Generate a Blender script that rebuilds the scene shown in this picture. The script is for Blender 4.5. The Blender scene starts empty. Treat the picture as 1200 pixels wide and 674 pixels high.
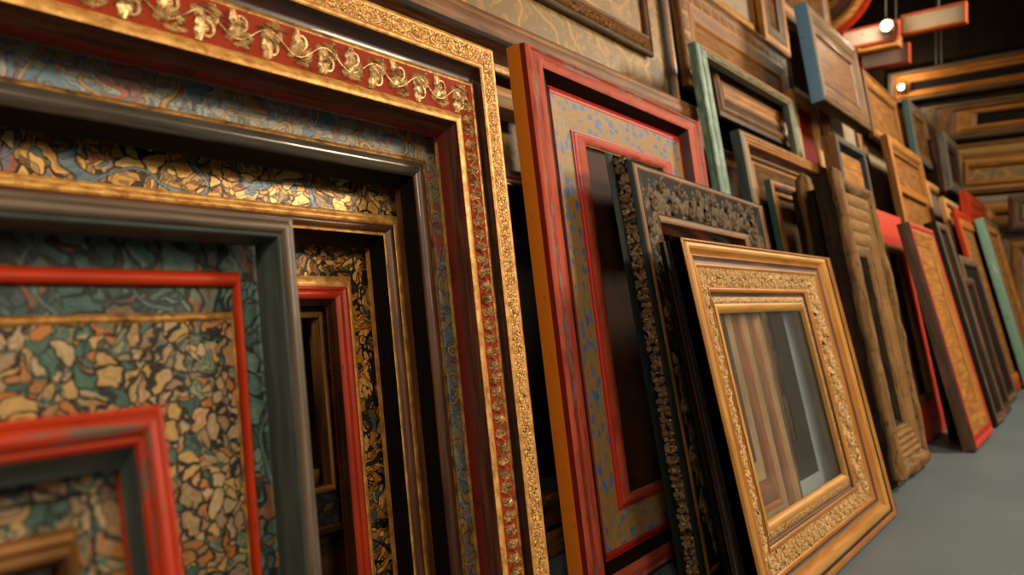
import bpy, math, random
from mathutils import Vector, Matrix, noise
R = random.Random(7)
sc = bpy.context.scene
COL = sc.collection
# ------------------------------------------------------------------ camera, world, lights, exposure
FOC = 850.0                      # focal length in pixels of the 1200x674 frame
TH = math.atan(710/FOC)          # angle between the view and the long row of frames (+X)
PIT = math.atan(13/FOC)
EYE = Vector((0, 0, 0.8))
FW = Vector((math.cos(TH)*math.cos(PIT), math.sin(TH)*math.cos(PIT), math.sin(PIT)))
RT = Vector((math.sin(TH), -math.cos(TH), 0))
UP = RT.cross(FW)
cd = bpy.data.cameras.new('camera'); cam = bpy.data.objects.new('camera', cd); COL.objects.link(cam)
cam.matrix_world = Matrix((RT, UP, -FW)).transposed().to_4x4(); cam.location = EYE
cd.sensor_width = 36; cd.lens = FOC/1200*36; cd.clip_start = 0.02
cd.dof.use_dof = True; cd.dof.focus_distance = 1.62; cd.dof.aperture_fstop = 2.6
sc.camera = cam
w = bpy.data.worlds.new('world'); sc.world = w; w.use_nodes = True
w.node_tree.nodes['Background'].inputs[0].default_value = (1.0, .86, .70, 1)
w.node_tree.nodes['Background'].inputs[1].default_value = 0.16
def area(name, loc, tgt, size, power, col):
    l = bpy.data.lights.new(name, 'AREA'); l.energy = power; l.color = col; l.size = size
    o = bpy.data.objects.new(name, l); COL.objects.link(o); o.location = loc
    o.rotation_euler = (Vector(tgt)-Vector(loc)).to_track_quat('-Z', 'Y').to_euler()
    return o
area('unseen_light', (3.0, -1.7, 2.4), (1.6, 1.0, .9), 0.6, 66, (1, .80, .56))  # unseen key light from right front, set low to reach under the rails
area('unseen_light', (-.7, -.5, 1.9), (1.6, 1.0, .8), 0.35, 22, (1, .80, .56))  # added fill from left front, for faces turned away from the key
area('unseen_light', (6.4, -1.0, 3.6), (5.2, 1.0, .9), 0.9, 165, (1, .82, .60))  # unseen light over the far aisle, below the ceiling
area('unseen_light', (.3, -1.8, 1.9), (0.7, 1.0, .8), 0.9, 26, (1, .82, .62))  # added soft fill from the front, lifts the black recesses
sc.view_settings.view_transform = 'Standard'; sc.view_settings.look = 'None'
sc.view_settings.exposure = 0.35; sc.view_settings.gamma = 1; sc.view_settings.use_curve_mapping = False

# ------------------------------------------------------------------ materials
def srgb(h):
    h = h.lstrip('#'); v = [int(h[i:i+2], 16)/255 for i in (0, 2, 4)]
    return tuple(c/12.92 if c <= .04045 else ((c+.055)/1.055)**2.4 for c in v)+(1,)
class NT:
    def __init__(s, name):
        s.m = bpy.data.materials.new(name); s.m.use_nodes = True; s.t = s.m.node_tree; s.t.nodes.clear()
        s.out = s.n('ShaderNodeOutputMaterial'); s.b = s.n('ShaderNodeBsdfPrincipled')
        s.l(s.b.outputs[0], s.out.inputs[0])
    def n(s, k, **kw):
        x = s.t.nodes.new(k)
        for a, v in kw.items(): setattr(x, a, v)
        return x
    def l(s, a, b): s.t.links.new(a, b)
    def uv(s, sx=1, sy=1, off=(0, 0)):
        t = s.n('ShaderNodeTexCoord'); m = s.n('ShaderNodeMapping'); s.l(t.outputs['UV'], m.inputs[0])
        m.inputs['Scale'].default_value = (sx, sy, 1); m.inputs['Location'].default_value = (off[0], off[1], 0); return m.outputs[0]
    def noise(s, v, sc_, det=3, rough=.55, dist=0):
        x = s.n('ShaderNodeTexNoise'); s.l(v, x.inputs['Vector']); x.inputs['Scale'].default_value = sc_
        x.inputs['Detail'].default_value = det; x.inputs['Roughness'].default_value = rough; x.inputs['Distortion'].default_value = dist; return x
    def vor(s, v, sc_, feat='F1'):
        x = s.n('ShaderNodeTexVoronoi'); x.feature = feat; s.l(v, x.inputs['Vector']); x.inputs['Scale'].default_value = sc_; return x
    def ramp(s, f, stops, const=False):
        x = s.n('ShaderNodeValToRGB'); s.l(f, x.inputs[0]); e = x.color_ramp.elements
        if const: x.color_ramp.interpolation = 'CONSTANT'
        while len(e) < len(stops): e.new(.5)
        for i, (p, c) in enumerate(stops):
            e[i].position = p; e[i].color = srgb(c) if isinstance(c, str) else (c, c, c, 1)
        return x.outputs[0]
    def mix(s, f, a, b, mode='MIX'):
        x = s.n('ShaderNodeMix'); x.data_type = 'RGBA'; x.blend_type = mode
        for sock, v in ((x.inputs[0], f), (x.inputs[6], a), (x.inputs[7], b)):
            if isinstance(v, (int, float)): sock.default_value = v if sock == x.inputs[0] else (v, v, v, 1)
            elif isinstance(v, str): sock.default_value = srgb(v)
            elif isinstance(v, tuple): sock.default_value = v
            else: s.l(v, sock)
        return x.outputs[2]
    def math(s, op, a, b=0.0):
        x = s.n('ShaderNodeMath'); x.operation = op
        for i, v in enumerate((a, b)):
            if isinstance(v, (int, float)): x.inputs[i].default_value = v
            else: s.l(v, x.inputs[i])
        return x.outputs[0]
    def bump(s, h, st, dist=.002, prev=None):
        x = s.n('ShaderNodeBump'); s.l(h, x.inputs['Height']); x.inputs['Strength'].default_value = st; x.inputs['Distance'].default_value = dist
        if prev: s.l(prev, x.inputs['Normal'])
        s.l(x.outputs[0], s.b.inputs['Normal']); return x.outputs[0]
    def fin(s, col, rough=.5, metal=0, coat=0):
        for k, v in (('Base Color', col), ('Roughness', rough), ('Metallic', metal), ('Coat Weight', coat)):
            i = s.b.inputs[k]
            if isinstance(v, str): i.default_value = srgb(v)
            elif isinstance(v, (int, float)): i.default_value = v
            else: s.l(v, i)
        s.b.inputs['Specular IOR Level'].default_value = .5 if not isinstance(rough, (int, float)) else (.45 if rough < .4 else .3 if rough < .6 else .12)
        if s.m.name.startswith(('black', 'matte_black', 'charcoal', 'dark_backing')): s.b.inputs['Specular IOR Level'].default_value = .12
        return s.m
def wood(name, dark, light, rough=.45, grain=1.0, coat=0, metal=0, bumpst=.35):
    t = NT(name); v = t.uv(5, 95*grain, (3.1, 1.7)); n = t.noise(v, 1, 5, .62, .4)
    v2 = t.uv(4, 14, (1, 5)); n2 = t.noise(v2, 1, 3)
    c = t.ramp(n.outputs[0], [(.33, dark), (.66, light)])
    c = t.mix(t.ramp(n2.outputs[0], [(.35, 0.0), (.7, .55)]), c, dark)
    t.bump(n.outputs[0], bumpst, .0015); return t.fin(c, rough, metal, coat)
def paint(name, base, wear, under='#2a1a10', amt=.62, rough=.5, streak=True, coat=0, base2=None):
    t = NT(name); v = t.uv(9, 60 if streak else 9, (2, 4)); n = t.noise(v, 1, 5, .65)
    v3 = t.uv(26, 110 if streak else 26, (7, 2)); n3 = t.noise(v3, 1, 4, .6)
    c = t.mix(t.ramp(t.noise(t.uv(6, 22), 1, 3).outputs[0], [(.3, 0.0), (.72, 1.0)]), base, base2 or base)
    c = t.mix(t.ramp(n.outputs[0], [(amt-.03, 0.0), (amt+.04, .9)]), c, wear)
    c = t.mix(t.ramp(n3.outputs[0], [(.66, 0.0), (.70, .8)]), c, under)
    t.bump(n.outputs[0], .3, .001); return t.fin(c, rough, 0, coat)
def gilt(name, light='#d9a650', dark='#7a4a1c', rough=.36, metal=.65, fine=1.0, grime=.5):
    t = NT(name); v = t.uv(40*fine, 60*fine, (1, 2)); n = t.noise(v, 1, 4, .6)
    n2 = t.noise(t.uv(170*fine, 200*fine), 1, 3, .6)
    c = t.mix(t.ramp(n.outputs[0], [(.35, 0.0), (.65, 1.0)]), dark, light)
    c = t.mix(t.ramp(n2.outputs[0], [(.60, 0.0), (.66, grime)]), c, '#1d1006')
    t.bump(n2.outputs[0], .35, .0012); return t.fin(c, rough, metal)
def giltrelief(name, light='#dca64e', dark='#5a3410', scale=120, rough=.4, metal=.55, depth=.003, gap='#1c0f06'):
    """finely chased gilt ground: pressed curls and pits"""
    t = NT(name); uv = t.uv(1, 1); wn = t.noise(uv, scale*.45, 2)
    va = t.n('ShaderNodeVectorMath'); va.operation = 'MULTIPLY_ADD'; t.l(wn.outputs['Color'], va.inputs[0]); va.inputs[1].default_value = (.018*120/scale,)*3; t.l(uv, va.inputs[2])
    d = t.vor(va.outputs[0], scale, 'DISTANCE_TO_EDGE').outputs['Distance']; f = t.vor(va.outputs[0], scale*1.1).outputs['Distance']
    h = t.math('SUBTRACT', d, t.math('MULTIPLY', t.math('SINE', t.math('MULTIPLY', f, 14.0)), .06))
    pit = t.ramp(t.noise(uv, scale*.9, 2, .5).outputs[0], [(.60, 0.0), (.64, 1.0)])
    c = t.ramp(h, [(.0, gap), (.06, dark), (.22, light)])
    c = t.mix(t.math('MULTIPLY', pit, .85), c, gap)
    t.bump(h, .9, depth); return t.fin(c, rough, metal)
def floral(name, ground, palette, outline, scale=38, scale2=90, line=None, edge=.05, rough=.42, bumpd=.0015, metal=0, fill=.55, warp=.03, sy=1.0, ground2=None, holes=None, petal=None):
    """painted leaf-and-blossom band: warped cells with outlines, scrolling stems over a ground"""
    t = NT(name); uv = t.uv(1, sy, (R.random()*3, R.random()*3))
    wn = t.noise(uv, scale*.35, 3, .5)
    va = t.n('ShaderNodeVectorMath'); va.operation = 'MULTIPLY_ADD'; t.l(wn.outputs['Color'], va.inputs[0]); va.inputs[1].default_value = (warp*3.2, warp*3.2, 0); t.l(uv, va.inputs[2])
    W = va.outputs[0]
    e1 = t.vor(W, scale, 'DISTANCE_TO_EDGE').outputs['Distance']; c1 = t.vor(W, scale)
    e2 = t.vor(W, scale2, 'DISTANCE_TO_EDGE').outputs['Distance']; c2 = t.vor(W, scale2)
    sep1 = t.n('ShaderNodeSeparateColor'); t.l(c1.outputs['Color'], sep1.inputs[0])
    sep2 = t.n('ShaderNodeSeparateColor'); t.l(c2.outputs['Color'], sep2.inputs[0])
    n = len(palette); stops = [(i/n, c) for i, c in enumerate(palette)]
    big = t.ramp(sep1.outputs[0], stops, True); small = t.ramp(sep2.outputs[0], stops, True)
    g = t.mix(t.ramp(t.noise(uv, scale*.5, 4).outputs[0], [(.4, 0.0), (.6, 1.0)]), ground, ground2 or ground)
    sel1 = t.math('LESS_THAN', sep1.outputs[1], fill)                   # this big cell is a blossom
    in1 = t.ramp(e1, [(edge, 0.0), (edge+.02, 1.0)]); in2 = t.ramp(e2, [(edge*.9, 0.0), (edge*.9+.03, 1.0)])
    sel2 = t.math('LESS_THAN', sep2.outputs[1], fill)
    # small cells outside the blossoms, outlined
    c = t.mix(t.math('MULTIPLY', sel2, in2), t.mix(t.math('MULTIPLY', t.math('SUBTRACT', 1.0, in2), .7), g, outline), small)
    ring = t.math('GREATER_THAN', t.math('SINE', t.math('MULTIPLY', c1.outputs['Distance'], 17.0)), .25)
    blossom = t.mix(t.math('MULTIPLY', ring, .8), big, t.ramp(sep1.outputs[2], [((i+.0)/n, c_) for i, c_ in enumerate(palette[::-1])], True))
    blossom = t.mix(in1, outline, blossom)
    c = t.mix(sel1, c, blossom)
    st = t.noise(uv, scale*.28, 1, .4); ab = t.math('ABSOLUTE', t.math('SUBTRACT', st.outputs[0], .5))
    stem = t.ramp(ab, [(.008, 1.0), (.014, 0.0)]); rim = t.ramp(ab, [(.016, 1.0), (.021, 0.0)])
    if line:
        c = t.mix(rim, c, outline); c = t.mix(stem, c, line)
    if holes:
        c = t.mix(t.ramp(t.noise(t.uv(1, 1, (5, 5)), scale*.35, 2, .4).outputs[0], [(.67, 0.0), (.69, 1.0)]), c, holes)
    gr = t.noise(uv, 400, 3, .7); c = t.mix(.35, c, t.ramp(gr.outputs[0], [(.3, .45), (.7, 1.0)]), 'MULTIPLY')
    h = t.math('ADD', t.math('MULTIPLY', in2, .5), t.math('MULTIPLY', t.math('MULTIPLY', sel1, in1), .6))
    b = t.bump(h, .8, bumpd); return t.fin(c, rough, metal)
def roughwood(name, dark, light, moss=None):
    t = NT(name); v = t.uv(7, 50); n = t.noise(v, 1, 6, .7, .6); n2 = t.noise(t.uv(30, 30), 1, 5, .7)
    c = t.ramp(n.outputs[0], [(.3, dark), (.68, light)])
    c = t.mix(t.ramp(n2.outputs[0], [(.55, 0.0), (.66, .8)]), c, moss or dark)
    t.bump(n.outputs[0], .7, .005, t.bump(n2.outputs[0], .5, .004)); return t.fin(c, .8)

M = {}
M['gilt'] = gilt('gilt', '#d9a75c', '#9a662c', .42, .3); M['gilt_dull'] = gilt('gilt_dull', '#b88642', '#5f3b18', .42, .45)
M['gilt_chased'] = giltrelief('gilt_chased', '#dcae66', '#a87436', 125, .45, .25, .003, '#3a220e')
M['gilt_orange'] = wood('gilt_orange', '#96591c', '#be8238', .4, .35, .1, .15, .12)
M['gilt_ochre'] = wood('gilt_ochre', '#a87838', '#cc9c55', .42, .4, .05, .12, .15)
M['gilt_pale'] = wood('gilt_pale', '#a88250', '#cdab74', .55, .4, 0, 0, .2)
M['gilt_ochre_chased'] = giltrelief('gilt_ochre_chased', '#c79f62', '#94703c', 105, .5, .15, .003, '#5c3d1a')
M['gilt_leaf'] = gilt('gilt_leaf', '#d6b27a', '#6e4722', .36, .4, 1, .7)
M['oxblood'] = paint('oxblood', '#571a10', '#3a110a', '#170705', .6, .38, False)
M['red_ground'] = paint('red_ground', '#86290f', '#561809', '#1c0806', .62, .65, False)
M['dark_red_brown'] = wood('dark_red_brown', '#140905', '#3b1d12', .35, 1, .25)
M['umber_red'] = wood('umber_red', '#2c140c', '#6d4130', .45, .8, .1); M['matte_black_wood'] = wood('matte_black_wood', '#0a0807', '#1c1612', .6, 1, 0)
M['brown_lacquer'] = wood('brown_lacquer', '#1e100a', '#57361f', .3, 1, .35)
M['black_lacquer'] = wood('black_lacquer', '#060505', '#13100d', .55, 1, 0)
M['brown_bar'] = wood('brown_bar', '#2a160c', '#6b4228', .4, .8, .1)
M['pewter'] = wood('pewter', '#35322e', '#6a6052', .24, .8, .5, .35, .12)
M['grey_umber'] = wood('grey_umber', '#4b423a', '#7b6a58', .33, .7, .35, .1, .15)
M['slate'] = wood('slate', '#2c3637', '#48554f', .42, .7, .1, 0, .2)
M['vermilion'] = paint('vermilion', '#b0330f', '#6f2410', '#2b1a12', .66, .42, True, .1, '#8f240c')
M['vermilion_worn'] = paint('vermilion_worn', '#aa3010', '#4d4a3f', '#2b1a12', .56, .42, True, .1, '#7f200a')
M['salmon'] = paint('salmon', '#b4513a', '#8b3424', '#5f6a70', .56, .6, True, 0, '#96402c')
M['worn_pink'] = paint('worn_pink', '#8b3b2a', '#6b7478', '#39424a', .52, .6)
M['deep_red'] = paint('deep_red', '#6b1710', '#4d100b', '#2a0a06', .64, .45)
M['scarlet'] = paint('scarlet', '#a8281a', '#7c1b10', '#3a1008', .64, .45)
M['bright_red'] = paint('bright_red', '#c5402a', '#a33420', '#7d2c1c', .62, .55, True, 0)
M['orange_side'] = paint('orange_side', '#bb6715', '#95500f', '#5a300d', .66, .45)
M['cream_line'] = paint('cream_line', '#c7b28c', '#8b7b62', '#4c4032', .6, .5)
M['blue_grey'] = paint('blue_grey', '#69798040'[:7], '#8d9492', '#39424a', .58, .35, True, .2)
M['steel_blue'] = paint('steel_blue', '#6690b4', '#587fa2', '#3c4f5c', .7, .5, False, 0)
M['pale_blue'] = paint('pale_blue', '#9fb6c4', '#8aa2b0', '#5b6b75', .62, .5)
M['sage'] = paint('sage', '#62806f', '#87a08f', '#3d5148', .52, .5, True, 0, '#4e6b60')
M['mint'] = paint('mint', '#6c9180', '#547566', '#33483e', .6, .45, True, .1)
M['dark_teal'] = paint('dark_teal', '#35504d', '#263a38', '#151f1e', .6, .4)
M['black_green'] = paint('black_green', '#151b19', '#202725', '#0a0c0b', .58, .6, True, 0)
M['charcoal'] = paint('charcoal', '#1b1b19', '#2b2925', '#0a0a0a', .6, .4)
M['brown_lip'] = wood('brown_lip', '#54351a', '#946436', .55, .7, 0)
M['brown'] = wood('brown', '#503317', '#976836', .55, .6, 0)
M['brown_dark'] = wood('brown_dark', '#23140b', '#523520', .45, .6, .1)
M['ochre'] = wood('ochre', '#855223', '#c1883f', .5, .5, 0)
M['ochre_pale'] = wood('ochre_pale', '#a07643', '#d2a768', .5, .5, 0)
M['orange_wood'] = wood('orange_wood', '#8d4f17', '#c67b2d', .5, .5, 0)
M['taupe'] = wood('taupe', '#4a3c2c', '#7c6850', .6, .6, 0)
M['taupe_pale'] = wood('taupe_pale', '#8d7b60', '#b8a687', .6, .5, 0)
M['grey_wood'] = wood('grey_wood', '#45413b', '#6f6a5f', .6, .6)
M['umber_brown'] = wood('umber_brown', '#3b2a20', '#6b4d38', .5, .6)
M['driftwood'] = roughwood('driftwood', '#4b3620', '#98754b', '#3b2a1a')
M['rough_dark'] = roughwood('rough_dark', '#120c08', '#382a1d')
M['driftwood_ribs'] = roughwood('driftwood_ribs', '#6a4d2f', '#a07b4d')
M['mosaic_green'] = floral('mosaic_green', '#2f4640', ['#98835f', '#826a4c', '#a0622a', '#43604f', '#a48e6c', '#8a7355', '#3d5a4c', '#a9884f'], '#24221b', 54, 76, None, .06, .5, .004, 0, .8, .022, ground2='#3f5f52', holes=None)
M['leaf_green'] = floral('leaf_green', '#2d413c', ['#3a534b', '#43605a', '#2a3d39', '#54695c', '#33514a', '#6b4a32'], '#151c1a', 30, 62, '#4a6258', .06, .5, .003, 0, .75, .04, ground2='#243431')
M['floral_blue'] = floral('floral_blue', '#8f9a98', ['#5f7a8e', '#a65a48', '#8a8676', '#5b7184', '#a98348', '#6b7f88', '#b06b58', '#77807c'], '#5a5144', 38, 92, '#b08a52', .03, .45, .0015, 0, .42, .045, ground2='#9a9078')
M['floral_gold'] = floral('floral_gold', '#a87c38', ['#c69a4c', '#b98537', '#8f4a30', '#52646a', '#d6b373', '#a87530', '#c9a055', '#6e5a38'], '#2a1d12', 34, 74, '#5a6a70', .055, .36, .0025, .3, .6, .035, ground2='#8c6a3a')
M['floral_amber'] = floral('floral_amber', '#a8702c', ['#b9792c', '#8d5a24', '#3a4a4c', '#c4924c', '#a86a24', '#26241f', '#c79b5c'], '#17100a', 38, 70, '#20242a', .06, .4, .003, .2, .55, .04, ground2='#7c5526')
M['floral_redblue'] = floral('floral_redblue', '#8b7d68', ['#54749a', '#5b7fa0', '#b0813c', '#547494', '#a4503c', '#8f8672', '#4f7196'], '#a07a44', 46, 84, None, .1, .45, .002, 0, .55, .03, sy=.8, ground2='#9a8050')
def flecked(name, ground, ground2, fleck, fleck2, stem):
    """tan paint with separate upright blue flecks and a few ochre stems"""
    t = NT(name); uv = t.uv(1, 1, (2, 3)); wn = t.noise(uv, 40, 2)
    va = t.n('ShaderNodeVectorMath'); va.operation = 'MULTIPLY_ADD'; t.l(wn.outputs['Color'], va.inputs[0]); va.inputs[1].default_value = (.02, .02, 0); t.l(uv, va.inputs[2])
    mp = t.n('ShaderNodeMapping'); mp.inputs['Scale'].default_value = (.62, 1, 1); t.l(va.outputs[0], mp.inputs[0])
    v = t.vor(mp.outputs[0], 46); sp = t.n('ShaderNodeSeparateColor'); t.l(v.outputs['Color'], sp.inputs[0])
    m = t.math('MULTIPLY', t.math('LESS_THAN', v.outputs['Distance'], .42), t.math('LESS_THAN', sp.outputs[0], .72))
    g = t.mix(t.ramp(t.noise(uv, 60, 5, .7).outputs[0], [(.38, 0.0), (.62, 1.0)]), ground, ground2)
    sn = t.noise(uv, 26, 1, .4); ab = t.math('ABSOLUTE', t.math('SUBTRACT', sn.outputs[0], .5))
    g = t.mix(t.ramp(ab, [(.016, 1.0), (.024, 0.0)]), g, stem)
    c = t.mix(m, g, t.mix(sp.outputs[1], fleck, fleck2))
    gr = t.noise(uv, 300, 4, .7); c = t.mix(t.ramp(gr.outputs[0], [(.56, 0.0), (.62, .5)]), c, '#5d4c36')
    t.bump(gr.outputs[0], .3, .001); return t.fin(c, .55)
M['flecked'] = flecked('flecked', '#857054', '#9c7c48', '#3f659c', '#587896', '#a67226')
M['tan_scene'] = floral('tan_scene', '#866e4a', ['#9a8258', '#8c7450', '#a48650', '#a0804a'], '#8a7048', 16, 30, '#c89438', .02, .5, .0008, 0, .3, .06)
M['dark_scroll'] = floral('dark_scroll', '#0e0b09', ['#2a2119', '#3a2c1e', '#1a1a18', '#2f271f'], '#050404', 38, 76, None, .08, .45, .004, 0, .5, .03)
M['black_carving'] = gilt('black_carving', '#6b5943', '#44362a', .6, .05, 1, .35)
M['black_carving_lit'] = gilt('black_carving_lit', '#94795a', '#30261c', .35, .3, 1.2, .5)  # lighter gold tone paints in the light caught by the side carving
M['canvas'] = paint('canvas', '#8b7c68', '#7a6a55', '#5a4b3b', .6, .8, False, 0)
M['board_brown'] = wood('board_brown', '#3c2613', '#75522e', .8, .4, 0); M['board_ochre'] = wood('board_ochre', '#6b4624', '#a0713f', .75, .4, 0)
M['dark_backing'] = paint('dark_backing', '#1c1510', '#2a2018', '#0e0a07', .6, .8, False, 0)
M['rust_scene'] = paint('rust_scene', '#3a2012', '#281509', '#201108', .55, .6, False, 0)
M['panel_pink'] = paint('panel_pink', '#c3aa9c', '#ad8f80', '#9a7a68', .62, .6, False, 0)
M['rim_orange'] = paint('rim_orange', '#9a4a24', '#7c3417', '#4a2412', .6, .6)
M['panel_grey'] = paint('panel_grey', '#9a8a74', '#867560', '#6a5a48', .62, .6, False, 0)
def plain(name, c, rough=.6, metal=0):
    t = NT(name); n = t.noise(t.uv(8, 8), 1, 3)
    return t.fin(t.mix(.12, c, t.ramp(n.outputs[0], [(.3, 0.2), (.7, 1.0)]), 'MULTIPLY'), rough, metal)
def objplain(name, c1, c2, sc_, rough, bump_=.1):
    t = NT(name); tc = t.n('ShaderNodeTexCoord'); n = t.noise(tc.outputs['Object'], sc_, 5)
    t.bump(n.outputs[0], bump_, .003)
    return t.fin(t.ramp(n.outputs[0], [(.3, c1), (.7, c2)]), rough)
M['floor'] = objplain('floor', '#515d63', '#5c696f', 1.6, .55, .05)
M['ceiling'] = objplain('ceiling', '#0c0a08', '#15110d', 1.0, .9)
M['wall'] = objplain('wall', '#1b130c', '#2a1d12', 2.0, .85)
M['wall_brown'] = objplain('wall_brown', '#5c4024', '#7b5731', 2.0, .7)
M['wire'] = plain('wire', '#8d8678', .35, .8)
g = NT('glass'); g.b.inputs['Base Color'].default_value = (.95, .93, .88, 1)
g.b.inputs['Roughness'].default_value = .06; g.b.inputs['Transmission Weight'].default_value = .975; g.b.inputs['IOR'].default_value = 1.12
M['glass'] = g.m
e = NT('lamp_glow'); e.b.inputs['Emission Color'].default_value = (1, .87, .62, 1); e.b.inputs['Emission Strength'].default_value = 14
e.b.inputs['Base Color'].default_value = (1, .9, .7, 1); M['lamp_glow'] = e.m

# ------------------------------------------------------------------ geometry helpers
def link(name, verts, faces, uvs, mat, parent=None, smooth=False, loc=None):
    me = bpy.data.meshes.new(name); me.from_pydata(verts, [], faces)
    if uvs:
        lay = me.uv_layers.new(name='UVMap')
        for i, uv in enumerate(uvs): lay.data[i].uv = uv
    me.materials.append(mat); me.update()
    if smooth:
        me.polygons.foreach_set('use_smooth', [True]*len(me.polygons))
        me.set_sharp_from_angle(angle=math.radians(38))
    o = bpy.data.objects.new(name, me); COL.objects.link(o)
    if parent: o.parent = parent
    if loc: o.location = loc
    return o
def ray(px, py):
    return (FW + RT*((px-600)/FOC) + UP*((337-py)/FOC)).normalized()
class Plane:
    """a leaning plane: U runs along the row, V up the lean, N towards the viewer"""
    def __init__(s, D, lean=0.14, yaw=0.0, x0=0.0, wall=None):
        if wall is not None:                       # the far wall, facing -X
            s.rot = Matrix.Rotation(-math.pi/2, 3, 'Z') @ Matrix.Rotation(-lean, 3, 'X'); s.O = Vector((wall, 0, 0))
        else:
            s.rot = Matrix.Rotation(yaw, 3, 'Z') @ Matrix.Rotation(-lean, 3, 'X'); s.O = Vector((x0, D, 0))
        s.lean = lean; s.U = s.rot @ Vector((1, 0, 0)); s.V = s.rot @ Vector((0, 0, 1)); s.N = s.rot @ Vector((0, -1, 0))
    def hit(s, px, py, d=0.0):
        r = ray(px, py); o = s.O + s.N*d; t = (o-EYE).dot(s.N)/r.dot(s.N); p = EYE + r*t - s.O
        return p.dot(s.U), p.dot(s.V)
class Frame:
    """one frame; rings are rectangles (l,r,b,t,d) measured in its own leaning plane"""
    def __init__(s, name, label, plane, outer, back=.03, cat='picture frame', group=None):
        s.pl = plane; s.back = back; s.seed = R.random()*10
        l, r, b, t = outer; s.outer = outer; s.u0 = (l+r)/2; s.v0 = b
        e = bpy.data.objects.new(name, None); COL.objects.link(e); e.empty_display_size = .05
        e.matrix_world = plane.rot.to_4x4(); e.location = plane.O + plane.U*s.u0 + plane.V*s.v0
        e['label'] = label; e['category'] = cat
        if group: e['group'] = group
        s.e = e
    def P(s, u, v, d): return (u-s.u0, -d, v-s.v0)
    def band(s, part, a, b, mat, bulge=0.0, n=1, seg=1, rough=0.0, label=None, shape=None, back=None, mats=None):
        """solid ring between rectangle a and rectangle b, mitred at the corners"""
        if bulge and n == 1: n = 8
        bk = -(s.back if back is None else back); prof = []
        if back is None and b[4] < -.022: bk = max(bk, b[4]-.004)
        for j in range(n+1):
            t = j/n; h = a[4]+(b[4]-a[4])*t
            if shape: h += bulge*shape(t)
            else: h += bulge*math.sin(math.pi*t)**.8 if bulge > 0 else bulge*math.sin(math.pi*t)
            prof.append((t, h))
        sec = [(0, bk)] + prof + [(1, bk)]
        m = len(sec); arc = [0.0]; wd = abs(a[3]-b[3])+1e-4
        for j in range(1, m): arc.append(arc[-1]+math.hypot((sec[j][0]-sec[j-1][0])*wd, sec[j][1]-sec[j-1][1]))
        verts, faces, uvs = [], [], []; sd = s.seed + len(part)
        def rect(t): return [a[i]+(b[i]-a[i])*t for i in range(4)]
        def corner(t, k):
            l, r, bb, tt = rect(t); return ((l, tt), (r, tt), (r, bb), (l, bb))[k]
        for k in range(4):
            base = len(verts)
            for i in range(seg+1):
                f = i/seg
                for j, (t, h) in enumerate(sec):
                    p, q = corner(t, k), corner(t, (k+1) % 4); u = p[0]+(q[0]-p[0])*f; v = p[1]+(q[1]-p[1])*f
                    if rough and 0 < j < m-1:
                        nn = noise.noise_vector(Vector((u*9, v*9, h*20+sd)))*rough + noise.noise_vector(Vector((u*35, v*35, sd)))*rough*.35
                        u += nn.x; v += nn.y; h2 = h+nn.z
                    else: h2 = h
                    verts.append(s.P(u, v, h2))
            for i in range(seg):
                for j in range(m):
                    j2 = (j+1) % m; a0 = base+i*m+j; b0 = base+i*m+j2; faces.append((a0, b0, b0+m, a0+m))
                    def U(ii, jj):
                        t = sec[jj][0]; p, q = corner(t, k), corner(t, (k+1) % 4); f = ii/seg
                        x = p[0]+(q[0]-p[0])*f if k % 2 == 0 else p[1]+(q[1]-p[1])*f
                        return (x+sd*.37, arc[jj]+sd+k*.7)
                    uvs += [U(i, j), U(i, j2), U(i+1, j2), U(i+1, j)]
        o = link(part, verts, faces, uvs, mat, s.e, smooth=True)
        if mats:
            per = len(faces)//4
            for k, mm in mats.items():
                o.data.materials.append(mm); ix = len(o.data.materials)-1
                for i in range(k*per, (k+1)*per): o.data.polygons[i].material_index = ix
        if label: o['label'] = label
        return o
    def board(s, part, rect, d, mat, thick=.006, label=None):
        l, r, b, t = rect; v = [s.P(*p) for p in ((l, b, d), (r, b, d), (r, t, d), (l, t, d), (l, b, d-thick), (r, b, d-thick), (r, t, d-thick), (l, t, d-thick))]
        f = [(0, 1, 2, 3), (4, 7, 6, 5), (0, 4, 5, 1), (1, 5, 6, 2), (2, 6, 7, 3), (3, 7, 4, 0)]
        c = ((l, b), (r, b), (r, t), (l, t)); uv = []
        for fc in f: uv += [c[i % 4] for i in fc]
        o = link(part, v, f, uv, mat, s.e)
        if label: o['label'] = label
        return o
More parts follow.
